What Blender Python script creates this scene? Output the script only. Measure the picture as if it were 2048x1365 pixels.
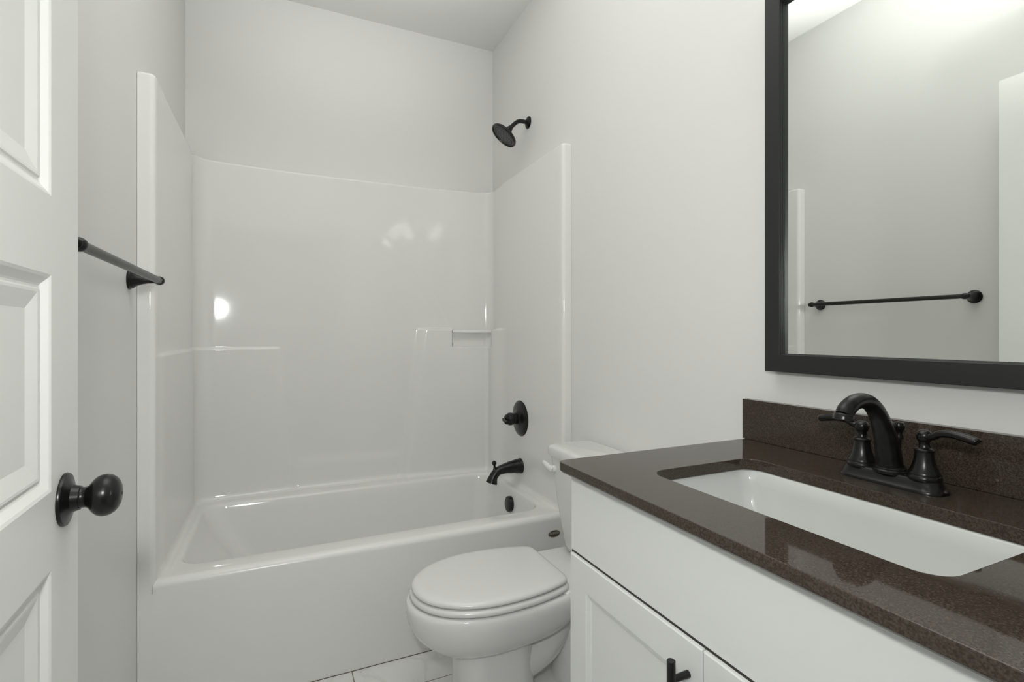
import bpy, bmesh, math, random
from mathutils import Vector, Matrix
random.seed(4)
for o in list(bpy.data.objects): bpy.data.objects.remove(o, do_unlink=True)
SC = bpy.context.scene; COL = SC.collection
PI = math.pi

# ------------------------------------------------------------------ camera
CAM_H = 1.1673
YAW, PIT, ROL = math.radians(24.6), 0.0, 0.0
cd = bpy.data.cameras.new('camera'); cam = bpy.data.objects.new('camera', cd); COL.objects.link(cam)
Fv = Vector((math.sin(YAW)*math.cos(PIT), math.cos(YAW)*math.cos(PIT), math.sin(PIT)))
Rv = Vector((math.cos(YAW), -math.sin(YAW), 0)); Uv = Rv.cross(Fv)
R2 = Rv*math.cos(ROL)+Uv*math.sin(ROL); U2 = -Rv*math.sin(ROL)+Uv*math.cos(ROL)
M = Matrix((( R2.x, U2.x, -Fv.x, 0), (R2.y, U2.y, -Fv.y, 0), (R2.z, U2.z, -Fv.z, CAM_H), (0, 0, 0, 1)))
cam.matrix_world = M
cd.sensor_width = 36; cd.lens = 36*1018.46/2048; cd.shift_y = (669.45-682.5)/2048; cd.clip_start = 0.01
SC.camera = cam

# ------------------------------------------------------------------ view and world
SC.view_settings.view_transform = 'Standard'; SC.view_settings.look = 'None'
SC.view_settings.exposure = -0.10; SC.view_settings.gamma = 1.0
SC.view_settings.use_curve_mapping = False
w = bpy.data.worlds.new('world'); SC.world = w; w.use_nodes = True
w.node_tree.nodes['Background'].inputs[0].default_value = (0.9, 1.0, 0.95, 1)
w.node_tree.nodes['Background'].inputs[1].default_value = 0.1

# ------------------------------------------------------------------ lights
def area(name, loc, target, size, power, col=(1, 1, 1), shape='RECTANGLE', size_y=None):
    l = bpy.data.lights.new(name, 'AREA'); l.energy = power; l.color = col; l.shape = shape
    l.size = size
    if size_y: l.size_y = size_y
    o = bpy.data.objects.new(name, l); COL.objects.link(o); o.location = loc
    o.rotation_euler = (Vector(target)-Vector(loc)).to_track_quat('-Z', 'Y').to_euler()
    return o
area('camera_flash', (-0.08, -0.02, 1.40), (0.35, 2.0, 1.25), 0.11, 8.8, (1.0, 1.0, 0.985), 'DISK')
area('hall_fill_light', (0.1, -0.55, 2.72), (0.15, -0.3, 0.0), 1.0, 5, (0.98, 1.0, 0.985), 'RECTANGLE', 0.7)  # added soft fill, stands in for light coming through the doorway
def spot(name, loc, target, deg, power):
    l = bpy.data.lights.new(name, 'SPOT'); l.energy = power; l.spot_size = math.radians(deg); l.spot_blend = 1.0
    l.shadow_soft_size = 0.06; l.color = (1.0, 1.0, 0.985)
    o = bpy.data.objects.new(name, l); COL.objects.link(o); o.location = loc
    o.rotation_euler = (Vector(target)-Vector(loc)).to_track_quat('-Z', 'Y').to_euler()
spot('bounce_flash', (0.14, -0.02, 1.15), (0.27, 0.98, 2.78), 54, 550)      # flash bounced off the ceiling
spot('bounce_fill_far', (0.14, 0.0, 1.42), (0.26, 1.5, 2.78), 55, 125)  # second bounce, added to lift the ceiling and back wall
GLOBE = 2.6     # strength of the vanity light's globes

# ------------------------------------------------------------------ dimensions
XL, XR, YB, ZC = -0.380, 1.106, 2.6804, 2.778
FZ = 0.0075                   # floor level
YF = 1.821                    # front plane of the tub
YW = 0.155                    # inner face of the front wall
XI0, XI1, YI = -0.335, 1.064, 2.640   # inner faces of the tub surround
ZR, ZT = 0.430, 1.945         # tub rim, top of surround
CT = 0.9005                   # counter top

# ------------------------------------------------------------------ materials
def mat(name, col, rough=0.5, metal=0.0, spec=0.5, coat=0.0, emis=None, es=0.0):
    m = bpy.data.materials.new(name); m.use_nodes = True
    b = m.node_tree.nodes['Principled BSDF']
    b.inputs['Base Color'].default_value = (*col, 1); b.inputs['Roughness'].default_value = rough
    b.inputs['Metallic'].default_value = metal; b.inputs['Specular IOR Level'].default_value = spec
    b.inputs['Coat Weight'].default_value = coat; b.inputs['Coat Roughness'].default_value = 0.05
    if emis: b.inputs['Emission Color'].default_value = (*emis, 1); b.inputs['Emission Strength'].default_value = es
    return m
def N(m, t, **k):
    n = m.node_tree.nodes.new(t)
    for a, v in k.items(): setattr(n, a, v)
    return n
def bsdf(m): return m.node_tree.nodes['Principled BSDF']
def bump(m, scale, strength, dist=0.001, detail=3):
    L = m.node_tree.links; tc = N(m, 'ShaderNodeTexCoord'); nz = N(m, 'ShaderNodeTexNoise')
    nz.inputs['Scale'].default_value = scale; nz.inputs['Detail'].default_value = detail
    bp = N(m, 'ShaderNodeBump'); bp.inputs['Strength'].default_value = strength; bp.inputs['Distance'].default_value = dist
    L.new(tc.outputs['Object'], nz.inputs['Vector']); L.new(nz.outputs['Fac'], bp.inputs['Height'])
    L.new(bp.outputs['Normal'], bsdf(m).inputs['Normal']); return nz
WALLC = (0.77, 0.77, 0.752)
m_wall = mat('wall_paint', WALLC, 0.55, spec=0.35); bump(m_wall, 260, 0.12, 0.0006)
m_ceil = mat('ceiling_paint', (0.77, 0.77, 0.752), 0.9, spec=0.1); bump(m_ceil, 200, 0.15, 0.0006)
m_trim = mat('trim_paint', (0.78, 0.785, 0.765), 0.35)
m_door = mat('door_paint', (0.83, 0.84, 0.815), 0.38); bump(m_door, 90, 0.05, 0.0004)
m_tub = mat('glossy_acrylic', (0.805, 0.803, 0.784), 0.07, spec=0.5); bump(m_tub, 5, 0.10, 0.004, 1)
m_tubmat = mat('acrylic_apron', (0.80, 0.798, 0.78), 0.22, spec=0.45)
m_porc = mat('porcelain', (0.72, 0.72, 0.705), 0.09, spec=0.55)
m_seat = mat('seat_plastic', (0.72, 0.72, 0.705), 0.2, spec=0.5)
m_sink = mat('sink_porcelain', (0.60, 0.615, 0.595), 0.07, spec=0.5)
m_cab = mat('cabinet_paint', (0.74, 0.75, 0.732), 0.42, spec=0.4)
m_dark = mat('oil_rubbed_bronze', (0.007, 0.007, 0.006), 0.27, metal=0.15, spec=0.42)
bump(m_dark, 400, 0.04, 0.0002)
m_bar = mat('dark_bronze_bar', (0.022, 0.021, 0.018), 0.3, metal=0.45)
m_black = mat('black_metal', (0.010, 0.010, 0.010), 0.25, metal=0.3)
m_frame = mat('mirror_frame_black', (0.020, 0.021, 0.019), 0.45, spec=0.35); bump(m_frame, 500, 0.08, 0.0002)
m_glass = mat('mirror_glass', (0.86, 0.88, 0.855), 0.0, metal=1.0)
m_globe = mat('frosted_globe', (0.9, 0.9, 0.88), 0.4, emis=(1.0, 0.985, 0.95), es=GLOBE)
m_chrome = mat('chrome', (0.6, 0.6, 0.6), 0.12, metal=1.0)
m_gap = mat('dark_gap', (0.03, 0.027, 0.02), 0.8)
m_gapb = mat('seam_brown', (0.10, 0.08, 0.055), 0.7)
m_badge = mat('badge_bronze', (0.10, 0.085, 0.055), 0.4, metal=0.3)
m_badge2 = mat('badge_silver', (0.55, 0.54, 0.50), 0.4)
m_nozzle = mat('nozzle_grey', (0.075, 0.075, 0.07), 0.45)
# quartz
m_q = mat('brown_quartz', (0.05, 0.04, 0.036), 0.045, spec=0.36)
L = m_q.node_tree.links; tc = N(m_q, 'ShaderNodeTexCoord')
nz = N(m_q, 'ShaderNodeTexNoise'); nz.inputs['Scale'].default_value = 420; nz.inputs['Detail'].default_value = 3
cr = N(m_q, 'ShaderNodeValToRGB'); e = cr.color_ramp.elements
e[0].position = 0.36; e[0].color = (0.032, 0.023, 0.017, 1); e[1].position = 0.66; e[1].color = (0.074, 0.058, 0.045, 1)
nz2 = N(m_q, 'ShaderNodeTexVoronoi'); nz2.inputs['Scale'].default_value = 130
cr2 = N(m_q, 'ShaderNodeValToRGB'); e = cr2.color_ramp.elements
e[0].position = 0.0; e[0].color = (1, 1, 1, 1); e[1].position = 0.055; e[1].color = (0, 0, 0, 1)
mx = N(m_q, 'ShaderNodeMixRGB'); mx.inputs[2].default_value = (0.17, 0.15, 0.135, 1)
L.new(tc.outputs['Object'], nz.inputs['Vector']); L.new(tc.outputs['Object'], nz2.inputs['Vector'])
L.new(nz.outputs['Fac'], cr.inputs[0]); L.new(nz2.outputs['Distance'], cr2.inputs[0])
L.new(cr.outputs[0], mx.inputs[1]); L.new(cr2.outputs[0], mx.inputs[0]); L.new(mx.outputs[0], bsdf(m_q).inputs['Base Color'])
# floor: pale marble-look tile with thin brown grout (tile 0.61 x 0.305; object coords = world)
m_floor = mat('marble_tile', (0.6, 0.6, 0.58), 0.16, spec=0.5)
L = m_floor.node_tree.links; tc = N(m_floor, 'ShaderNodeTexCoord')
mp = N(m_floor, 'ShaderNodeMapping'); mp.inputs['Location'].default_value = (-0.631, -1.664, 0)
br = N(m_floor, 'ShaderNodeTexBrick'); br.offset = 0.66
br.inputs['Scale'].default_value = 1.0; br.inputs['Mortar Size'].default_value = 0.0017
br.inputs['Mortar Smooth'].default_value = 0.1; br.inputs['Brick Width'].default_value = 0.61; br.inputs['Row Height'].default_value = 0.305
nz = N(m_floor, 'ShaderNodeTexNoise'); nz.inputs['Scale'].default_value = 3.0; nz.inputs['Detail'].default_value = 6; nz.inputs['Distortion'].default_value = 1.6
cr = N(m_floor, 'ShaderNodeValToRGB'); e = cr.color_ramp.elements
e[0].position = 0.46; e[0].color = (0.74, 0.74, 0.72, 1); e[1].position = 0.50; e[1].color = (0.66, 0.66, 0.64, 1)
x3 = e.new(0.54); x3.color = (0.74, 0.74, 0.72, 1)
L.new(tc.outputs['Object'], mp.inputs['Vector']); L.new(mp.outputs[0], br.inputs['Vector'])
L.new(tc.outputs['Object'], nz.inputs['Vector']); L.new(nz.outputs['Fac'], cr.inputs[0])
L.new(cr.outputs[0], br.inputs['Color1']); L.new(cr.outputs[0], br.inputs['Color2'])
br.inputs['Mortar'].default_value = (0.19, 0.16, 0.13, 1)
L.new(br.outputs['Color'], bsdf(m_floor).inputs['Base Color'])

# ------------------------------------------------------------------ helpers
def smooth(me, ang=38):
    bm = bmesh.new(); bm.from_mesh(me)
    bmesh.ops.recalc_face_normals(bm, faces=bm.faces)
    for f in bm.faces: f.smooth = True
    for e_ in bm.edges:
        if len(e_.link_faces) == 2 and e_.calc_face_angle(0) > math.radians(ang): e_.smooth = False
    bm.to_mesh(me); bm.free()
def obj(name, bm, m, parent=None, ang=38, recalc=True, wn=False):
    me = bpy.data.meshes.new(name)
    if recalc: bmesh.ops.recalc_face_normals(bm, faces=bm.faces)
    for f in bm.faces: f.smooth = True
    for e_ in bm.edges:
        if len(e_.link_faces) == 2 and e_.calc_face_angle(0) > math.radians(ang): e_.smooth = False
    bm.to_mesh(me); bm.free()
    me.materials.append(m)
    o = bpy.data.objects.new(name, me); COL.objects.link(o)
    if wn:
        md = o.modifiers.new('weighted_normal', 'WEIGHTED_NORMAL'); md.keep_sharp = True; md.weight = 100
    if parent:
        o.parent = parent
        # parts are modelled in world coordinates; keep them there
        o.matrix_parent_inverse = PW[parent.name].inverted() if parent.name in PW else parent.matrix_world.inverted()
    return o
PW = {}
def thing(name, label, cat, loc=(0, 0, 0), group=None):
    o = bpy.data.objects.new(name, None); COL.objects.link(o); o.location = loc; o.empty_display_size = 0.05
    PW[o.name] = Matrix.Translation(loc)
    o['label'] = label; o['category'] = cat
    if group: o['group'] = group
    return o
def tag(o, label, cat, group=None):
    o['label'] = label; o['category'] = cat
    if group: o['group'] = group
    return o
def struct(name, bm, m, label=None, **k):
    o = obj(name, bm, m, **k); o['kind'] = 'structure'
    if label: o['label'] = label
    return o
def box(x0, x1, y0, y1, z0, z1, bev=0.0, seg=2, bm=None):
    b = bmesh.new()
    r = bmesh.ops.create_cube(b, size=1)
    for v in r['verts']:
        v.co = Vector((x0+(v.co.x+.5)*(x1-x0), y0+(v.co.y+.5)*(y1-y0), z0+(v.co.z+.5)*(z1-z0)))
    if bev: bmesh.ops.bevel(b, geom=b.edges[:], offset=bev, segments=seg, profile=0.5, affect='EDGES')
    if bm is None: return b
    join(bm, b); return bm
def join(a, b):
    me = bpy.data.meshes.new('tmp'); b.to_mesh(me); b.free(); a.from_mesh(me); bpy.data.meshes.remove(me); return a
def rings(rs, closed=True, cap0=True, cap1=True, bm=None):
    """loft through rings of equal vertex count"""
    b = bm or bmesh.new(); V = [[b.verts.new(p) for p in r] for r in rs]; n = len(rs[0])
    for i in range(len(V)-1):
        for j in range(n if closed else n-1):
            k = (j+1) % n
            try: b.faces.new((V[i][j], V[i][k], V[i+1][k], V[i+1][j]))
            except ValueError: pass
    if cap0: b.faces.new(V[0][::-1])
    if cap1: b.faces.new(V[-1])
    return b
def frame(axis):
    a = Vector(axis).normalized(); t = Vector((0, 0, 1)) if abs(a.z) < 0.9 else Vector((1, 0, 0))
    u = a.cross(t).normalized(); v = a.cross(u).normalized(); return a, u, v
def lathe(origin, axis, prof, n=40, cap0=True, cap1=True, bm=None):
    """prof: list of (distance along axis, radius)"""
    a, u, v = frame(axis); o = Vector(origin)
    rs = [[o+a*d+(u*math.cos(2*PI*j/n)+v*math.sin(2*PI*j/n))*max(r, 1e-5) for j in range(n)] for d, r in prof]
    return rings(rs, True, cap0, cap1, bm)
def arcp(c0, c1, r, a0, a1, n=6):
    return [(c0+r*math.cos(math.radians(a0+(a1-a0)*i/n)), c1+r*math.sin(math.radians(a0+(a1-a0)*i/n))) for i in range(n+1)]
def sweep(pts, rad, n=24, bm=None, sx=1.0, sy=1.0, up=None, sub=6):
    """tube through a Catmull-Rom curve; rad list per point; sx, sy scale of the section"""
    P = [Vector(p) for p in pts]; R = rad if isinstance(rad, (list, tuple)) else [rad]*len(P)
    Q = []; RR = []
    for i in range(len(P)-1):
        p0 = P[max(i-1, 0)]; p1 = P[i]; p2 = P[i+1]; p3 = P[min(i+2, len(P)-1)]
        for k in range(sub):
            t = k/sub
            Q.append(0.5*((2*p1)+(-p0+p2)*t+(2*p0-5*p1+4*p2-p3)*t*t+(-p0+3*p1-3*p2+p3)*t**3)); RR.append(R[i]+(R[i+1]-R[i])*(t*t*(3-2*t)))
    Q.append(P[-1]); RR.append(R[-1])
    rs = []; ref = Vector(up) if up else None
    if ref is None:
        t0 = (Q[1]-Q[0]).normalized(); ref = Vector((0, 0, 1)) if abs(t0.z) < .9 else Vector((1, 0, 0))
    for i, q in enumerate(Q):
        t = (Q[min(i+1, len(Q)-1)]-Q[max(i-1, 0)]).normalized()
        u = ref-t*ref.dot(t)
        if u.length < 1e-4: u = t.orthogonal()
        u.normalize(); v = t.cross(u)
        if not up: ref = u
        rs.append([q+(u*math.cos(2*PI*j/n)*sx+v*math.sin(2*PI*j/n)*sy)*RR[i] for j in range(n)])
    return rings(rs, True, True, True, bm)
def rrect(cx, cy, hx, hy, r, z, n=8):
    """rounded rectangle ring in plan"""
    out = []
    for qx, qy, a0 in ((1, 1, 0), (-1, 1, 90), (-1, -1, 180), (1, -1, 270)):
        for i in range(n+1):
            a = math.radians(a0+90*i/n)
            out.append((cx+qx*(hx-r)+r*math.cos(a), cy+qy*(hy-r)+r*math.sin(a), z))
    return out
def ss(a, b, x):
    t = min(1, max(0, (x-a)/(b-a))); return t*t*(3-2*t)

# ------------------------------------------------------------------ room shell
struct('floor', box(-1.6, 1.7, -1.7, YB+.1, -.08, FZ), m_floor)
struct('ceiling', box(-1.6, 1.7, -1.7, YB+.1, ZC, ZC+.08), m_ceil)
struct('wall_left', box(XL-.1, XL, YW-.12, YB, 0, ZC), m_wall)
struct('wall_right', box(XR, XR+.1, YW-.12, YB, 0, ZC), m_wall)
struct('wall_back', box(XL-.1, XR+.1, YB, YB+.1, 0, ZC), m_wall)
OX0, OX1, OZ = -0.255, 0.575, 2.14
b = box(XL-1.2, OX0-.02, YW-.12, YW, 0, ZC); box(OX1+.02, XR+.6, YW-.12, YW, 0, ZC, bm=b); box(OX0-.02, OX1+.02, YW-.12, YW, OZ+.02, ZC, bm=b)
struct('wall_front', b, m_wall)
b = box(OX0-.02, OX0, YW-.12, YW, 0, OZ); box(OX1, OX1+.02, YW-.12, YW, 0, OZ, bm=b); box(OX0-.02, OX1+.02, YW-.12, YW, OZ, OZ+.02, bm=b)
struct('trim_1', b, m_trim, 'white painted door jamb around the doorway behind the camera')
b = box(-1.6, -1.5, -1.7, YW-.12, 0, ZC); box(1.6, 1.7, -1.7, YW-.12, 0, ZC, bm=b); box(-1.6, 1.7, -1.8, -1.7, 0, ZC, bm=b)
struct('wall_hall', b, m_wall)
def baseboard(name, x0, x1, y0, y1):
    struct(name, box(x0, x1, y0, y1, FZ, .13, .003), m_trim)
baseboard('baseboard_left', XL, XL+.013, YW, YF)
baseboard('baseboard_right', XR-.013, XR, .95, YF)

# ------------------------------------------------------------------ door (stands open beside the left wall)
PX, PY = -0.2737, 0.91; DD = Vector((-0.0396, 0.9992, 0)).normalized(); DN = Vector((DD.y, -DD.x, 0))  # along, towards room
S1, S0 = 0.0636, -0.740
def dpt(s, d, z): return Vector((PX, PY, 0))+DD*s-DN*d+Vector((0, 0, z))
def door_mesh():
    b = bmesh.new(); zb, zt = 0.012, 2.115; th = .035
    a0, a1 = S0+.114, -0.0505; ps = [(.1852+.3878*i, .1852+.3878*i+.2848) for i in range(5)]
    def q(s0, s1, z0, z1, d=0):
        b.faces.new([b.verts.new(dpt(*p)) for p in ((s0, d, z0), (s1, d, z0), (s1, d, z1), (s0, d, z1))])
    for side in (0, 1):
        f = (lambda d: d) if side == 0 else (lambda d: th-d)
        q(S0, a0, zb, zt, f(0)); q(a1, S1, zb, zt, f(0))
        zs = [zb]+[z for p in ps for z in p]+[zt]
        for i in range(0, len(zs), 2): q(a0, a1, zs[i], zs[i+1], f(0))
        for z0, z1 in ps:
            prof = [(0, 0), (.004, .0015), (.013, .0075), (.0155, .0085), (.0185, .0085), (.0205, .0065), (.024, .0068), (.046, .0125), (.049, .0125)]
            V = []
            for i, d in prof: V.append([b.verts.new(dpt(*p)) for p in ((a0+i, f(d), z0+i), (a1-i, f(d), z0+i), (a1-i, f(d), z1-i), (a0+i, f(d), z1-i))])
            for i in range(len(V)-1):
                for j in range(4): b.faces.new((V[i][j], V[i][(j+1) % 4], V[i+1][(j+1) % 4], V[i+1][j]))
            b.faces.new(V[-1])
    for s in (S0, S1): b.faces.new([b.verts.new(dpt(s, d, z)) for d, z in ((0, zb), (th, zb), (th, zt), (0, zt))])
    for z in (zb, zt): b.faces.new([b.verts.new(dpt(s, d, z)) for s, d in ((S0, 0), (S1, 0), (S1, th), (S0, th))])
    # orient every face outwards from the slab's middle plane
    for f in b.faces:
        f.normal_update(); c = f.calc_center_median(); dd = -(c-Vector((PX, PY, 0))).dot(DN)-th/2
        if abs(f.normal.dot(DN)) > .05:
            if f.normal.dot(DN)*dd > 0: f.normal_flip()
        else:
            o_ = c-dpt((S0+S1)/2, th/2, (zb+zt)/2)
            if abs(o_.z) > .9 or abs(o_.dot(DD)) > .38:
                if f.normal.dot(o_) < 0: f.normal_flip()
    return b
door = struct('door_1', door_mesh(), m_door, 'white painted five-panel door standing open at the left', ang=8, recalc=False)
KZ = 0.936
def kp(d): return dpt(0, -d, KZ)
b = lathe(dpt(0, 0, KZ), DN, [(0, .0365), (.002, .0368), (.0045, .0355), (.0060, .031), (.0075, .024), (.010, .0190), (.016, .0172), (.0185, .0165)], 48)
rose = obj('rosette', b, m_dark, door); rose['label'] = 'round dark bronze door rosette'
prof = [(.0188, .0150), (.020, .0142), (.0245, .0143), (.0275, .0160), (.0305, .0198), (.0335, .0238), (.0375, .0272), (.0425, .0292), (.048, .0295), (.0535, .0280), (.058, .0250), (.0615, .0208), (.064, .0152), (.0653, .0090), (.0657, .0025)]
kn = obj('knob', lathe(dpt(0, 0, KZ), DN, prof, 48), m_dark, door); kn['label'] = 'round dark bronze door knob'
ph = obj('keyhole', lathe(dpt(0, -.0654, KZ), DN, [(0, .0022), (.0006, .0022)], 12), m_gap, kn)
b = lathe(dpt(0, .035, KZ), -DN, [(0, .0365), (.006, .0355), (.012, .018), (.024, .015)], 32)
obj('rosette', b, m_dark, door)

# ------------------------------------------------------------------ towel bar on the left wall
TZ, TY0, TY1, TX = 1.320, 1.090, 1.732, XL+.072
t = thing('towel_bar', 'dark bronze towel bar on the left wall beside the tub surround', 'towel bar', (XL, (TY0+TY1)/2, TZ))
for y in (TY0, TY1):
    b = lathe((XL, y, TZ), (1, 0, 0), [(0, .0265), (.004, .027), (.006, .0255), (.008, .0235), (.011, .0240), (.013, .0215), (.020, .0165), (.032, .0120), (.046, .0088), (.058, .0080), (.062, .0088)], 36)
    post = obj('post', b, m_dark, t)
    s = 1 if y == TY1 else -1
    b = lathe((TX, y-s*.012, TZ), (0, s, 0), [(0, .0088), (.003, .0112), (.009, .0124), (.015, .0124), (.0195, .0105), (.022, .0085), (.026, .0085), (.0285, .005), (.029, .001)], 32)
    obj('finial', b, m_dark, post)
obj('bar', lathe((TX, TY0, TZ), (0, 1, 0), [(0, .0092), (TY1-TY0, .0092)], 28), m_bar, t)

# ------------------------------------------------------------------ tub and shower surround (one moulded unit)
TUB = thing('bathtub', 'white glossy one-piece bathtub and shower surround filling the back alcove', 'bathtub', ((XL+XR)/2, (YF+YB)/2, 0))
# plan path of the surround, (x, y, nx, ny, tag) from left strip to right strip
path = []
e = .0008
path.append((XL+e, YF, 0, -1)); path.append((-.352, YF, 0, -1))
for px, py in arcp(-.350, YF+.015, .015, -90, 0, 6)[0:]: 
    dx, dy = px+.350, py-(YF+.015); path.append((px, py, dx/.015, dy/.015))
rf0, rf1 = .078, .050
def seq(a, b_, st):
    n = max(1, round(abs(b_-a)/st)); return [a+(b_-a)*i/n for i in range(1, n+1)]
def ramp(t, r, s_): return 0 if t <= 0 else (s_*t*t/(2*r) if t < r else s_*r/2+s_*(t-r))
def bow(x): return ramp(.14-x, .14, .080)+ramp(x-.58, .10, .0825)   # the back panel bows forward towards both corners
aL, aR = math.atan(.080), math.atan(.0825)
cxl = XI0+rf0; xsl = cxl-rf0*math.sin(aL); cyl = YI-bow(xsl)-rf0*math.cos(aL)
cxr = XI1-rf1; xsr = cxr+rf1*math.sin(aR); cyr = YI-bow(xsr)-rf1*math.cos(aR)
for y in seq(YF+.015, cyl, .022): path.append((XI0, y, 1, 0))
for i in range(1, 15):
    a = -math.pi/2+(math.pi/2-aL)*i/14; path.append((cxl+rf0*math.sin(a), cyl+rf0*math.cos(a), -math.sin(a), -math.cos(a)))
xs = seq(xsl, -.05, .012)+seq(-.05, .06, .006)+seq(.06, .58, .013)+seq(.58, .82, .006)+seq(.82, .885, .002)+seq(.885, xsr, .006)
for x in xs: path.append((x, YI-bow(x), 0, -1))
for i in range(1, 15):
    a = aR+(math.pi/2-aR)*i/14; path.append((cxr+rf1*math.sin(a), cyr+rf1*math.cos(a), -math.sin(a), -math.cos(a)))
for y in seq(cyr, YI-.2, .01)+seq(YI-.2, YF+.015, .03): path.append((XI1, y, -1, 0))
for px, py in arcp(XI1+.015, YF+.015, .015, 180, 270, 6)[1:]:
    path.append((px, py, (px-XI1-.015)/.015, (py-YF-.015)/.015))
path.append((XR-.004, YF, 0, -1)); path.append((XR-e, YF, 0, -1))
zs = [ZR-.034, ZR-.022]+[ZR-.012+.004*i for i in range(11)]+seq(ZR+.028, .60, .012)+seq(.60, 1.06, .02)+seq(1.06, 1.09, .006)+seq(1.09, 1.21, .0022)+seq(1.21, 1.30, .012)+seq(1.30, 1.66, .012)+seq(1.66, ZT-.012, .03)
nstrip = 8
# circle of the faint arch moulded in the back panel
import cmath
def circ(p1, p2, p3):
    x, y, z_ = complex(*p1), complex(*p2), complex(*p3); w_ = (z_-x)/(y-x)
    c = (x-y)*(w_-abs(w_)**2)/2j/w_.imag-x; return -c.real, -c.imag, abs(c+x)
AX, AZ, AR = circ((0.16, 1.775), (0.50, 1.60), (0.80, 1.215))
def inward(x, y, z, k):
    """how far the skin stands in front of its base surface"""
    h = 0.0
    onR = x > XI1-1e-4; onL = x < XI0+1e-4
    # left shelf block
    edge = 0.0+.035*(1.105-z)/.6
    if not onR:
        fx = 1-ss(edge-.018, edge+.018, x)
        h += .007*fx*(1-ss(1.098, 1.112, z))
    # right pilaster with soap dish
    if not onL:
        le = .685-.085*(1.2-z)/.65
        fx = ss(le-.030, le+.024, x)
        top = 1-ss(1.190, 1.204, z)
        fy = 1.0 if not onR else ss(cyr-.15, cyr-.01, y)
        notch = 0.0
        if z > 1.08:
            nx = ss(.836, .848, x)*(1 if not onR else ss(cyr-.022, cyr-.010, y))
            # rounded lower corner
            zz = 1.102
            r_ = .032; dx = x-.842
            if dx < r_ and dx > 0: zz += r_-math.sqrt(max(0, r_*r_-(r_-dx)**2))
            notch = nx*ss(zz-.004, zz+.006, z)
        h += .028*fx*top*fy*(1-notch)
    # centre: lower swell above the tub deck
    if not onL and not onR:
        cx_ = ss(.03, .09, x)*(1-ss(.54, .62, x))
        h += .008*cx_*(1-ss(.53, .585, z))
    # gentle bow of the sides of the back panel
    if not onL and not onR:
        if z > 1.21:
            d = math.hypot(x-AX, z-AZ)-AR
            if -.12 < x < .84: h += .0012*(ss(-.010, 0, d)-ss(.020, .030, d))*ss(-.1, .1, x)
    # cove at the bottom
    if z < ZR+.028 and (onL or onR or True):
        q = (ZR+.028-z)/.028; q = min(1.4, q); h += .020*(1-math.sqrt(max(0, 1-min(1, q)**2))) if q <= 1 else .02+.01*(q-1)
    return h
def lift(x, y): return .016*(ss(.93, XI1, x)*.25+.75*(1-ss(2.35, 2.62, y))) if x > .93 else 0.0
b = bmesh.new(); G = []
npth = len(path)
ZL = zs+[ZT-.008, ZT-.004, ZT-.001, ZT]
for z in ZL:
    row = []
    d_top = {ZT-.008: .0, ZT-.004: -.0012, ZT-.001: -.004, ZT: -.008}.get(z, 0)
    for i, (x, y, nx, ny) in enumerate(path):
        strip = i < 9 or i >= npth-8
        if strip: h = 0
        else:
            h = inward(x, y, z, i)
            if x < XI0+1e-4 or x > XI1-1e-4: h *= ss(YF+.012, YF+.09, y)
        h += d_top
        X, Y = x+nx*h, y+ny*h
        X = min(max(X, XL+.0008), XR-.0008)
        row.append(b.verts.new((X, Y, z+lift(x, y)*ss(1.66, 1.93, z))))
    G.append(row)
row = []
for i, (x, y, nx, ny) in enumerate(path):      # ledge back to the walls
    X, Y = x-nx*.06, y-ny*.06
    if i < 9: X, Y = XL+.0008, max(y, YF)+.02
    elif i >= npth-8: X, Y = XR-.0008, max(y, YF)+.02
    X = min(max(X, XL+.0008), XR-.0008); Y = min(Y, YB-.0008)
    row.append(b.verts.new((X, Y, ZT+.001+lift(x, y))))
G.append(row)
for r in range(len(G)-1):
    for i in range(npth-1):
        # bevel the upper outer corner of the strips
        b.faces.new((G[r][i], G[r][i+1], G[r+1][i+1], G[r+1][i]))
sur = obj('surround_walls', b, m_tub, TUB, ang=60)
sur['label'] = 'glossy white moulded wall surround above the tub'
b = lathe((.840, YI-.0440, 1.1815), (1, -.080, 0), [(0, .0085), (.03, .0085), (.11, .0100), (.19, .0085), (.228, .0085)], 20)
obj('washcloth_bar', b, m_tub, TUB)
# basin with deck
def shp(x0, x1, y0, y1, r, z, n=10): return rrect((x0+x1)/2, (y0+y1)/2, (x1-x0)/2, (y1-y0)/2, r, z, n)
RS = [shp(XI0-.0, XI1+.0, YF+.022, YI+.01, .001, ZR),
      shp(-.300, 1.022, 1.905, 2.550, .085, ZR),
      shp(-.296, 1.020, 1.909, 2.546, .083, ZR-.0012),
      shp(-.291, 1.018, 1.914, 2.541, .081, ZR-.005),
      shp(-.287, 1.016, 1.918, 2.537, .080, ZR-.013),
      shp(-.275, 1.013, 1.924, 2.531, .080, ZR-.045),
      shp(-.235, 1.006, 1.934, 2.521, .082, ZR-.12),
      shp(-.170, .985, 1.944, 2.511, .086, ZR-.22),
      shp(-.105, .972, 1.954, 2.501, .095, ZR-.30),
      shp(-.060, .955, 1.968, 2.488, .110, ZR-.335),
      shp(-.010, .925, 1.998, 2.458, .110, ZR-.352),
      shp(.060, .885, 2.040, 2.415, .090, ZR-.357)]
b = rings(RS, True, False, True)
bas = obj('basin', b, m_tub, TUB, ang=60); bas['label'] = 'deep white tub basin with sloping left end'
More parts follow.
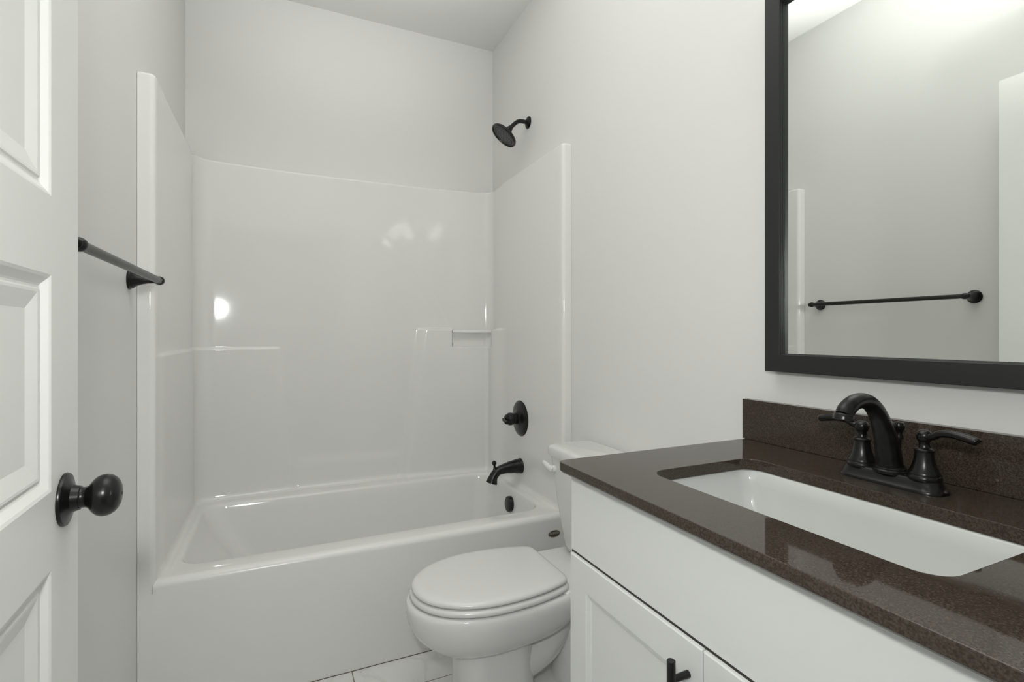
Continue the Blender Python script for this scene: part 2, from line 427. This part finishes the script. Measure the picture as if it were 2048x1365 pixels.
# apron with rounded rim
prof = [(YF, 0.0), (YF, .10), (YF, .25), (YF, ZR-.024)]+[(YF+.022-.022*math.cos(math.radians(a)), ZR-.022+.022*math.sin(math.radians(a))) for a in (10, 20, 32, 45, 58, 70, 80, 90)]
b = bmesh.new(); xs2 = [XI0-.006, 0.1, .5, .8, XI1+.006]
V = [[b.verts.new((x, y, z)) for y, z in prof] for x in xs2]
for i in range(len(V)-1):
    for j in range(len(prof)-1): b.faces.new((V[i][j], V[i+1][j], V[i+1][j+1], V[i][j+1]))
for x0, x1 in ((XL+.0008, XI0-.006), (XI1+.006, XR-.0008)):
    b.faces.new([b.verts.new(p) for p in ((x0, YF, 0), (x1, YF, 0), (x1, YF, ZR-.034), (x0, YF, ZR-.034))])
ap = obj('apron', b, m_tubmat, TUB, ang=60); ap['label'] = 'flat white front apron of the tub'
b = box(XL+.001, XR-.001, YF-.0012, YF+.004, FZ-.002, FZ+.0022)
ck = obj('bottom_seam', b, m_gapb, TUB); ck['label'] = 'thin brown seam where the tub meets the floor'
# badge
BX, BZ = 1.0230, .3535
b = lathe((BX, YF, BZ), (0, -1, 0), [(0, .0290), (.0012, .0290), (.0016, .0280)], 40)
for v in b.verts: v.co.z = BZ+(v.co.z-BZ)*.57
bd = obj('badge', b, m_badge2, TUB); bd['label'] = 'small oval maker badge in bronze and silver'
b = lathe((BX, YF-.0014, BZ), (0, -1, 0), [(0, .0256), (.0008, .0256)], 40)
for v in b.verts: v.co.z = BZ+(v.co.z-BZ)*.52
obj('badge_plate', b, m_badge, bd)
def text(s, size, name, m, parent, mw, ext=.0002):
    c = bpy.data.curves.new(name, 'FONT'); c.body = s; c.size = size; c.align_x = 'CENTER'; c.align_y = 'CENTER'; c.extrude = ext
    o = bpy.data.objects.new(name, c); COL.objects.link(o); o.matrix_world = mw
    bpy.context.view_layer.update()
    me = bpy.data.meshes.new_from_object(o.evaluated_get(bpy.context.evaluated_depsgraph_get()))
    me.transform(mw); bpy.data.objects.remove(o, do_unlink=True); bpy.data.curves.remove(c)
    me.name = name; me.materials.clear(); me.materials.append(m)
    r = bpy.data.objects.new(name, me); COL.objects.link(r)
    if parent: r.parent = parent
    return r
text('KLIMCO', .0110, 'badge_lettering', m_badge2, bd, Matrix.Translation((BX, YF-.0024, BZ+.002)) @ Matrix.Rotation(PI/2, 4, 'X'))

# ------------------------------------------------------------------ tub and shower fittings
FY = 2.222
t = thing('overhead_shower', 'round dark bronze shower head on a bent arm, high on the right wall', 'shower head', (XR, FY, 2.20))
b = lathe((XR, FY, 2.20), (-1, 0, 0), [(0, .029), (.003, .0295), (.007, .026), (.010, .018), (.014, .0125)], 36); obj('flange', b, m_dark, t)
A0 = Vector((XR, FY, 2.20)); hd = Vector((-.618, .110, -.778)).normalized()
pts = [A0, A0+Vector((-.035, 0, 0)), A0+Vector((-.055, 0, -.004)), A0+Vector((-.072, 0, -.016)), A0+Vector((-.098, -.001, -.042))]
obj('arm', sweep(pts, .0098, 20), m_dark, t)
H0 = A0+Vector((-.094, -.001, -.038))
b = lathe(H0, hd, [(0, .010), (.004, .0130), (.011, .0130), (.014, .0160), (.019, .0172), (.024, .0155), (.029, .019), (.034, .032), (.040, .048), (.045, .060), (.049, .0665), (.053, .0690), (.060, .0690), (.063, .0665), (.0625, .0630), (.0575, .0610)], 56)
hh = obj('head', b, m_dark, t)
fc = H0+hd*.0575
b = lathe(fc, hd, [(0, .0612), (.0012, .059), (.0022, .046), (.0026, .018), (.003, .001)], 48); fp = obj('spray_face', b, m_nozzle, t)
a_, u_, v_ = frame(hd); b = bmesh.new()
for rr, n in ((.012, 8), (.021, 12), (.031, 18), (.041, 24), (.051, 30)):
    for k in range(n):
        an = 2*PI*(k+.3*rr*100)/n; p = fc+hd*.0018+(u_*math.cos(an)+v_*math.sin(an))*rr
        lathe(p, hd, [(0, .0021), (.0022, .0017)], 6, bm=b)
nz_ = obj('nozzles', b, m_black, fp); nz_['kind'] = 'stuff'
# valve
t = thing('shower_valve', 'round dark bronze shower valve with lever on the right surround wall', 'shower valve', (XI1, 2.232, .76))
VO = (XI1+.001, 2.225, .7616)
obj('escutcheon', lathe(VO, (-1, 0, 0), [(0, .0855), (.003, .0860), (.006, .0835), (.011, .070), (.0155, .050), (.018, .036), (.024, .030)], 64), m_dark, t)
b = lathe(VO, (-1, 0, 0), [(.022, .0245), (.045, .0250), (.046, .0290), (.052, .0310), (.057, .0300), (.061, .0305), (.066, .0285), (.073, .0225), (.076, .0235), (.080, .0205), (.084, .012)], 40)
hb = obj('handle_hub', b, m_dark, t)
V0 = Vector(VO)
b = sweep([V0+Vector((-.078, 0, 0)), V0+Vector((-.088, -.004, .002)), V0+Vector((-.095, -.018, .0)), V0+Vector((-.097, -.040, -.004)), V0+Vector((-.098, -.058, -.006))], [.010, .010, .0085, .0095, .0105], 20, sx=.75, sy=1.1)
obj('lever', b, m_dark, t)
# tub spout
t = thing('tub_spout', 'dark bronze tub spout with pull-up diverter over the basin', 'tub spout', (XI1, FY, .528))
S_ = Vector((XI1+.001, FY, .532))
b = sweep([S_, S_+Vector((-.02, 0, .000)), S_+Vector((-.05, 0, -.001)), S_+Vector((-.09, 0, -.005)), S_+Vector((-.122, 0, -.014)), S_+Vector((-.143, 0, -.036)), S_+Vector((-.154, 0, -.065))], [.037, .0340, .0295, .0235, .0205, .0210, .0280], 32, sx=1, sy=1)
obj('spout_body', b, m_dark, t)
b = lathe(S_+Vector((-.136, 0, -.008)), (-.12, 0, 1), [(0, .012), (.010, .0075), (.020, .005), (.026, .0055), (.029, .0095), (.035, .0118), (.041, .0105), (.046, .005), (.047, .001)], 24)
obj('diverter_knob', b, m_dark, t)
# overflow
t = thing('overflow_cover', 'round black overflow cover inside the right end of the tub', 'overflow cover', (1.0, 2.23, .35))
b = lathe((1.022, 2.222, .354), (-1, 0, .09), [(0, .031), (.004, .034), (.006, .0365), (.024, .0365), (.028, .0350), (.030, .030), (.0305, .001)], 40)
obj('cover', b, m_dark, t)
b = lathe((.9995, 2.2085, .323), (-.1, -1, .0), [(0, .0018), (.013, .0018)], 8); lathe((.9995, 2.2085, .329), (-.1, -1, .0), [(0, .0018), (.013, .0018)], 8, bm=b)
obj('screw', b, m_chrome, t)

# ------------------------------------------------------------------ toilet
TC = 1.466
t = thing('toilet', 'white two-piece toilet between the tub and the vanity', 'toilet', (.72, TC, 0))
def lidring(x0, x1, wm, wb, z, n=64, sq=2.0, rb=.025):
    """elongated outline: tip x0, back x1, half width wm, half back width wb"""
    xc = x0+(x1-x0)*.50; out = []
    a = xc-x0
    half = []
    for i in range(n//4+1):                       # tip to widest
        th = PI/2*i/(n//4); half.append((xc-a*math.cos(th)**(2/sq*1.0), wm*math.sin(th)**(2/2.15)))
    t_ = (1-(wb/wm)**2)**(1/2.2); X = xc+(x1-xc)/t_
    wf = lambda x: wm*math.sqrt(max(0, 1-((x-xc)/(X-xc))**2.2))
    m_ = n//4; xe = x1-rb
    for i in range(1, m_+1):
        x = xc+(xe-xc)*i/m_; half.append((x, wf(x)))
    p0, p1, p2 = (xe, wf(xe)), (x1, wf(x1)+.002), (x1, wf(x1)-rb*1.1)
    for i in range(1, 7):
        u = i/6; half.append(tuple((1-u)**2*p0[k]+2*u*(1-u)*p1[k]+u*u*p2[k] for k in (0, 1)))
    for x, y in half: out.append((x, TC+y, z))
    for x, y in reversed(half[1:]): out.append((x, TC-y, z))
    return out
def off(ring, d, z):
    c = Vector((.58, TC, 0)); n = len(ring); out = []
    for i in range(n):
        p = Vector(ring[i]); a_ = Vector(ring[(i+1) % n])-Vector(ring[i-1]); nn = Vector((a_.y, -a_.x, 0))
        if nn.length < 1e-9: nn = (p-c)
        nn.normalize()
        if nn.dot(p-c) < 0: nn = -nn
        q = p+nn*d; out.append((q.x, q.y, z))
    return out
L0 = lidring(.354, .806, .172, .128, 0, rb=.028)
b = rings([off(L0, -.012, .4125), off(L0, -.003, .4135), off(L0, 0, .4175), off(L0, -.001, .4225), off(L0, -.005, .4270), off(L0, -.013, .4300)]+[[(.58+(x-.58)*k, TC+(y-TC)*k, z) for x, y, _ in off(L0, -.013, 0)] for k, z in ((.92, .4311), (.7, .4317), (.3, .4320))])
lid = obj('seat_lid', b, m_seat, t, ang=50); lid['label'] = 'closed white oval toilet lid'
L1 = off(L0, .005, 0)
b = rings([off(L1, -.012, .3905), off(L1, -.003, .3920), off(L1, 0, .3965), off(L1, 0, .4020), off(L1, -.004, .4075), off(L1, -.012, .4100)])
obj('seat', b, m_seat, t, ang=50)
for sg in (-1, 1):
    obj('hinge', lathe((.803, TC+sg*.075, .4000), (0, 1, 0), [(-.02, .0085), (-.019, .0095), (.019, .0095), (.02, .0085)], 16), m_seat, t)
L2 = lidring(.340, .82, .176, .150, 0)
R = [off(L2, -.020, .3880), off(L2, -.006, .3875), off(L2, 0, .3830), off(L2, .003, .3740), off(L2, .003, .355), off(L2, -.002, .330), off(L2, -.012, .305)]
def squeeze(z, f, fx, xc=.59):
    return [(xc+(x-xc)*fx, TC+(y-TC)*f, z) for x, y, _ in L2]
R += [squeeze(.285, .865, .895), squeeze(.262, .76, .80), squeeze(.242, .63, .69, .592), squeeze(.228, .48, .56, .595), squeeze(.220, .30, .40, .60)]
b = rings(R)
# rear deck below the tank
D_ = [rrect(.905, TC, .125, .145, .03, .345, 6), rrect(.905, TC, .132, .150, .032, .322, 6), rrect(.905, TC, .134, .152, .033, .388, 6), rrect(.905, TC, .130, .148, .03, .3925, 6), rrect(.905, TC, .122, .14, .026, .394, 6)]
D_[0] = rrect(.90, TC, .110, .125, .03, .300, 6)
rings(D_, bm=b)
bowl = obj('bowl', b, m_porc, t, ang=50)
# pedestal and trapway
b = bmesh.new()
def ped(z, x0, x1, hw, r): return rrect((x0+x1)/2, TC, (x1-x0)/2, hw, r, z, 8)
rings([ped(FZ, 0.465, .745, .118, .08), ped(.012, 0.465, .745, .118, .08), ped(.03, 0.477, .735, .104, .075), ped(.07, 0.482, .728, .094, .07), ped(.14, 0.485, .725, .092, .07), ped(.26, 0.480, .725, .096, .075), ped(.30, 0.500, .74, .10, .08)], bm=b)
# base plate
rings([ped(FZ, .60, .93, .10, .06), ped(.02, .60, .93, .10, .06), ped(.032, .62, .92, .085, .06), ped(.045, .64, .90, .06, .055)], bm=b)
sweep([(.60, TC, .165), (.68, TC, .165), (.755, TC, .185), (.800, TC, .235), (.812, TC, .300), (.80, TC, .36)], [.085, .080, .076, .072, .068, .066], 28, bm=b, sx=1.0, sy=1.15, up=(0, 1, 0))
sweep([(.862, TC, .36), (.875, TC, .28), (.885, TC, .18), (.880, TC, .08), (.875, TC, .01)], [.06, .058, .055, .055, .06], 24, bm=b, up=(0, 1, 0), sx=1.1)
obj('pedestal', b, m_porc, t, ang=50)
# tank
def tk(z, hw, x0, r=.03): return rrect((x0+1.094)/2, TC, (1.094-x0)/2, hw, r, z, 6)
TK = [tk(.398, .080, .950, .03), tk(.401, .098, .934, .035), tk(.410, .110, .925, .038), tk(.425, .118, .921), tk(.481, .136, .918), tk(.562, .160, .916), tk(.640, .183, .914), tk(.724, .203, .913)]
tank = obj('tank', rings(TK), m_porc, t, ang=50)
def tl(z, d): return rrect((.905+1.100)/2, TC, (1.100-.905)/2+d, .212+d, .028, z, 6)
b = rings([tl(.722, -.006), tl(.7235, -.001), tl(.728, 0), tl(.748, 0), tl(.7545, -.002), tl(.7585, -.007), tl(.760, -.014)])
obj('tank_lid', b, m_porc, t, ang=50)
b = lathe((.914, 1.622, .678), (-1, 0, 0), [(0, .0135), (.006, .014), (.010, .012), (.012, .008), (.0125, .001)], 24)
sweep([(.903, 1.617, .675), (.897, 1.632, .681), (.892, 1.648, .689), (.889, 1.662, .696)], [.0125, .0115, .0105, .0080], 18, bm=b, sx=1.0, sy=.7)
fl = obj('flush_lever', b, m_seat, t); fl['label'] = 'white flush lever on the tank front'

# ------------------------------------------------------------------ vanity cabinet
VY0, VY1 = .1775, .9235; VX = .561
t = thing('vanity_cabinet', 'white shaker vanity cabinet under the brown countertop', 'cabinet', ((VX+XR)/2, (VY0+VY1)/2, 0))
b = box(VX, XR-.002, VY1-.016, VY1, FZ, .8725); box(VX, XR-.002, VY0, VY0+.016, FZ, .8725, bm=b)
box(VX+.001, VX+.018, VY0+.001, VY1-.001, .100, .8705, bm=b); box(VX+.05, VX+.065, VY0+.01, VY1-.01, FZ, .10, bm=b); box(VX, XR-.004, VY0+.01, VY1-.01, .10, .116, bm=b)
obj('body', b, m_cab, t)
DX = .5525
b = box(VX-.0008, VX+.008, VY0+.0015, VY1-.0015, .7165, .8690, .0012)
df = obj('drawer_front', b, m_cab, t, wn=True); df['label'] = 'plain white false drawer front'
b = box(VX-.0012, VX+.0008, VY0+.003, VY1-.003, .7115, .7163)
obj('gap_shade_strip', b, m_gap, t)  # dark strip, shade between drawer front and doors put in as colour
def cdoor(y0, y1, hy):
    z0, z1 = .105, .7132; b = bmesh.new()
    prof = [(0.0016, 0.0), (.0585, .0), (.0597, .0020), (.069, .0045), (.0705, .0068), (.071, .0068)]
    def ring(i, d): return [(DX+d, y0+i, z0+i), (DX+d, y1-i, z0+i), (DX+d, y1-i, z1-i), (DX+d, y0+i, z1-i)]
    rings([ring(0, .0084), ring(0, .0016)]+[ring(i, d) for i, d in prof], True, True, True, bm=b)
    d = obj('door', b, m_cab, t, ang=15, wn=True)
    b = lathe((DX-.0325, hy, .692), (0, 0, -1), [(0, .0056), (.0006, .0063), (.170, .0063), (.1706, .0056)], 28)
    h = obj('bar_pull', b, m_black, d); h['label'] = 'black bar pull'
    for z in (.663, .555):
        lathe((DX, hy, z), (-1, 0, 0), [(0, .0056), (.0285, .0050)], 20, bm=(bb := bmesh.new()))
        # fold posts into the pull's mesh
        me = h.data; tmp = bmesh.new(); tmp.from_mesh(me); join(tmp, bb)
        for f in tmp.faces: f.smooth = True
        for e_ in tmp.edges:
            if len(e_.link_faces) == 2 and e_.calc_face_angle(0) > .7: e_.smooth = False
        tmp.to_mesh(me); tmp.free()
    return d
cdoor(.5515, VY1-.0085, .5785)
cdoor(VY0+.0085, .5495, .5205)

# ------------------------------------------------------------------ countertop with cutout
HX0, HX1, HY0, HY1 = .654, .925, .3065, .7885; CX0, CX1, CY0, CY1 = .5345, XR-.001, .1565, .9410
def crect(x0, x1, y0, y1, r, z, n=8): return rrect((x0+x1)/2, (y0+y1)/2, (x1-x0)/2, (y1-y0)/2, r, z, n)
th = .0215
def outer(d, z):
    # square at the wall, rounded at the front left corner only
    n = 8; out = []
    x0, x1, y0, y1 = CX0+d, CX1, CY0, CY1-d
    for cx, cy, r, a0 in ((x1, y1, .0005, 0), (x0, y1, .018, 90), (x0, y0, .0005, 180), (x1, y0, .0005, 270)):
        for i in range(n+1):
            a = math.radians(a0+90*i/n); qx = -1 if cx > .8 else 1; qy = -1 if cy > .5 else 1
            out.append((cx+qx*r+r*math.cos(a), cy+qy*r+r*math.sin(a), z))
    return out
def hole(d, z): return crect(HX0-d, HX1+d, HY0-d, HY1+d, .036+d, z)
# the front edge of a 2 cm slab is eased at the top and undercut at the bottom
RS = [hole(.0, CT-th), hole(0, CT-.0018), hole(.0006, CT-.0005), hole(.0018, CT), outer(.0022, CT), outer(.0006, CT-.0006), outer(0, CT-.0022), outer(0, CT-.0165), outer(.0008, CT-.0180), outer(.0042, CT-th), hole(0.0, CT-th)]
b = rings(RS, True, False, False); bmesh.ops.remove_doubles(b, verts=b.verts, dist=1e-6)
ctp = obj('countertop', b, m_q, None, ang=30, wn=True)
tag(ctp, 'dark brown speckled quartz countertop with a rectangular sink opening', 'countertop')
b = box(XR-.021, XR-.001, CY0, .9456, CT+.0004, 1.0020, .0012)
tag(obj('backsplash', b, m_q, wn=True), 'dark brown quartz backsplash strip standing on the countertop against the wall', 'backsplash')
# mounting strip under counter
# ------------------------------------------------------------------ sink
SX0, SX1, SY0, SY1 = HX0-.004, HX1+.004, HY0-.004, HY1+.010
z0 = CT-th-.0008
RS = [crect(SX0-.02, SX1+.02, SY0-.02, SY1+.02, .05, z0-.012), crect(SX0-.02, SX1+.02, SY0-.02, SY1+.02, .05, z0), crect(SX0+.002, SX1-.002, SY0+.002, SY1-.002, .038, z0), crect(SX0+.006, SX1-.006, SY0+.006, SY1-.006, .036, z0-.004),
      crect(SX0+.010, SX1-.009, SY0+.012, SY1-.012, .028, z0-.03), crect(SX0+.018, SX1-.014, SY0+.024, SY1-.024, .026, z0-.085), crect(SX0+.028, SX1-.022, SY0+.038, SY1-.038, .050, z0-.112),
      crect(SX0+.048, SX1-.040, SY0+.062, SY1-.062, .055, z0-.125), crect(SX0+.085, SX1-.085, SY0+.12, SY1-.12, .04, z0-.130)]
b = rings(RS, True, False, True)
snk = thing('sink_basin', 'white rectangular undermount sink set into the brown countertop', 'sink', (.78, .545, z0-.13))
obj('bowl', b, m_sink, snk, ang=60)
obj('drain', lathe((.78, .545, z0-.1305), (0, 0, 1), [(0, .021), (.0022, .021), (.003, .018), (.001, .013), (.003, .010), (.0045, .001)], 32), m_dark, snk)

# ------------------------------------------------------------------ faucet
FX, FYc = 1.001, .548
t = thing('bathroom_faucet', 'dark bronze two-handle faucet with arched spout on the countertop', 'faucet', (FX, FYc, CT))
def brect(d, z): return crect(FX-.029+d, FX+.029-d, FYc-.084+d, FYc+.086-d, .026-d*.8, z, 10)
b = rings([brect(0, CT), brect(0, CT+.004), brect(.0012, CT+.0055), brect(.0035, CT+.008), brect(.006, CT+.014), brect(.0085, CT+.020), brect(.0105, CT+.0225), brect(.0145, CT+.0240), brect(.0175, CT+.0242)])
obj('base', b, m_dark, t, ang=50)
def hub(y, sgn):
    p = (FX, y, CT+.022)
    b = lathe(p, (0, 0, 1), [(-.002, .0245), (.002, .0250), (.005, .0240), (.0065, .0228), (.009, .0230), (.012, .0212), (.020, .0178), (.030, .0150), (.040, .0136), (.0445, .0132), (.0450, .0142), (.0485, .0146), (.0505, .0130), (.052, .0092), (.056, .0076), (.061, .0076), (.0635, .0092), (.067, .0112), (.0715, .0118), (.076, .0110), (.0795, .0088), (.0815, .0050), (.082, .001)], 44)
    h = obj('handle_bell', b, m_dark, t)
    zc = CT+.022+.0715
    y2 = lambda d: y+sgn*d
    pts = [(FX, y2(.004), zc), (FX-.0015, y2(.014), zc+.0015), (FX-.003, y2(.024), zc+.0075), (FX-.005, y2(.040), zc+.0105), (FX-.007, y2(.058), zc+.0085), (FX-.008, y2(.074), zc+.005), (FX-.0082, y2(.0765), zc+.0042)]
    b = sweep(pts, [.0078, .0062, .0064, .0072, .0074, .0072, .0060], 20, sx=.92, sy=1.10, up=(0, 0, 1))
    obj('lever', b, m_dark, h)
hub(FYc+.0510, 1); hub(FYc-.0510, -1)
b = lathe((FX-.004, FYc, CT+.022), (0, 0, 1), [(-.002, .0265), (.003, .0265), (.005, .0245), (.0075, .0245), (.0095, .0225), (.013, .0215)], 40)
for v in b.verts: v.co.x = FX-.004+(v.co.x-FX+.004)*.95
obj('spout_collar', b, m_dark, t)
sp = [(FX-.005, CT+.026), (FX-.009, CT+.048), (FX-.017, CT+.078), (FX-.028, CT+.105), (FX-.043, CT+.129), (FX-.063, CT+.1460), (FX-.087, CT+.1525), (FX-.110, CT+.1495), (FX-.1275, CT+.1395), (FX-.1335, CT+.1310)]
b = sweep([(x, FYc, z) for x, z in sp], [.0215, .0200, .0182, .0162, .0146, .0136, .0132, .0134, .0138, .0138], 36, up=(0, 1, 0))
spo = obj('spout', b, m_dark, t)
ax = Vector((-.22, 0, -1)).normalized()
b = lathe((FX-.1335, FYc, CT+.1325), ax, [(0, .0140), (.002, .0152), (.006, .0158), (.010, .0158), (.0112, .0145), (.0100, .0110)], 36); obj('aerator', b, m_dark, spo)
b = lathe((FX+.022, FYc, CT+.022), (0, 0, 1), [(0, .0035), (.055, .0035), (.056, .0065), (.060, .0068), (.064, .0050), (.070, .0060), (.074, .0088), (.080, .0095), (.085, .0075), (.087, .001)], 24)
obj('lift_rod', b, m_dark, t)

# ------------------------------------------------------------------ framed mirror
MX = 1.070
MY1, MY0, MZ0, MZ1 = .8672, .220, 1.0793, 1.9925
t = thing('framed_mirror', 'large black-framed rectangular mirror on the wall above the faucet', 'mirror', (XR, (MY0+MY1)/2, MZ0))
prof = [(0, .032), (.0, .0012), (.0012, 0), (.0392, 0), (.0402, .001), (.0406, .005), (.0416, .0055), (.0419, .0105), (.0430, .011), (.0433, .0165)]
def mr(i, d): return [(MX+d, MY0+i, MZ0+i), (MX+d, MY1-i, MZ0+i), (MX+d, MY1-i, MZ1-i), (MX+d, MY0+i, MZ1-i)]
b = rings([mr(i, d) for i, d in prof], True, False, False)
obj('frame', b, m_frame, t, ang=25, wn=True)
b2 = box(MX+.0157, MX+.024, MY0+.02, MY1-.02, MZ0+.02, MZ1-.02)
obj('mirror_glass', b2, m_glass, t)
b = box(MX+.0242, XR-.0005, MY0+.01, MY1-.01, MZ0+.01, MZ1-.01); obj('backing', b, m_gap, t)

# ------------------------------------------------------------------ vanity light above the mirror (lights the room)
LZ = 2.13
t = thing('vanity_light', 'three-globe vanity light fixed to the wall above the mirror', 'wall light', (XR, .545, LZ))
obj('backplate', box(XR-.022, XR-.001, .345, .745, LZ-.05, LZ+.05, .004), m_dark, t)
for y in (.40, .545, .69):
    b = lathe((XR-.02, y, LZ), (-1, 0, 0), [(0, .009), (.075, .009)], 16); arm = obj('arm', b, m_dark, t)
    b = lathe((XR-.105, y, LZ-.052), (0, 0, 1), [(0, .001), (.003, .018), (.012, .034), (.028, .046), (.048, .050), (.068, .046), (.084, .034), (.093, .018), (.096, .001)], 32)
    obj('glass_globe', b, m_globe, arm)
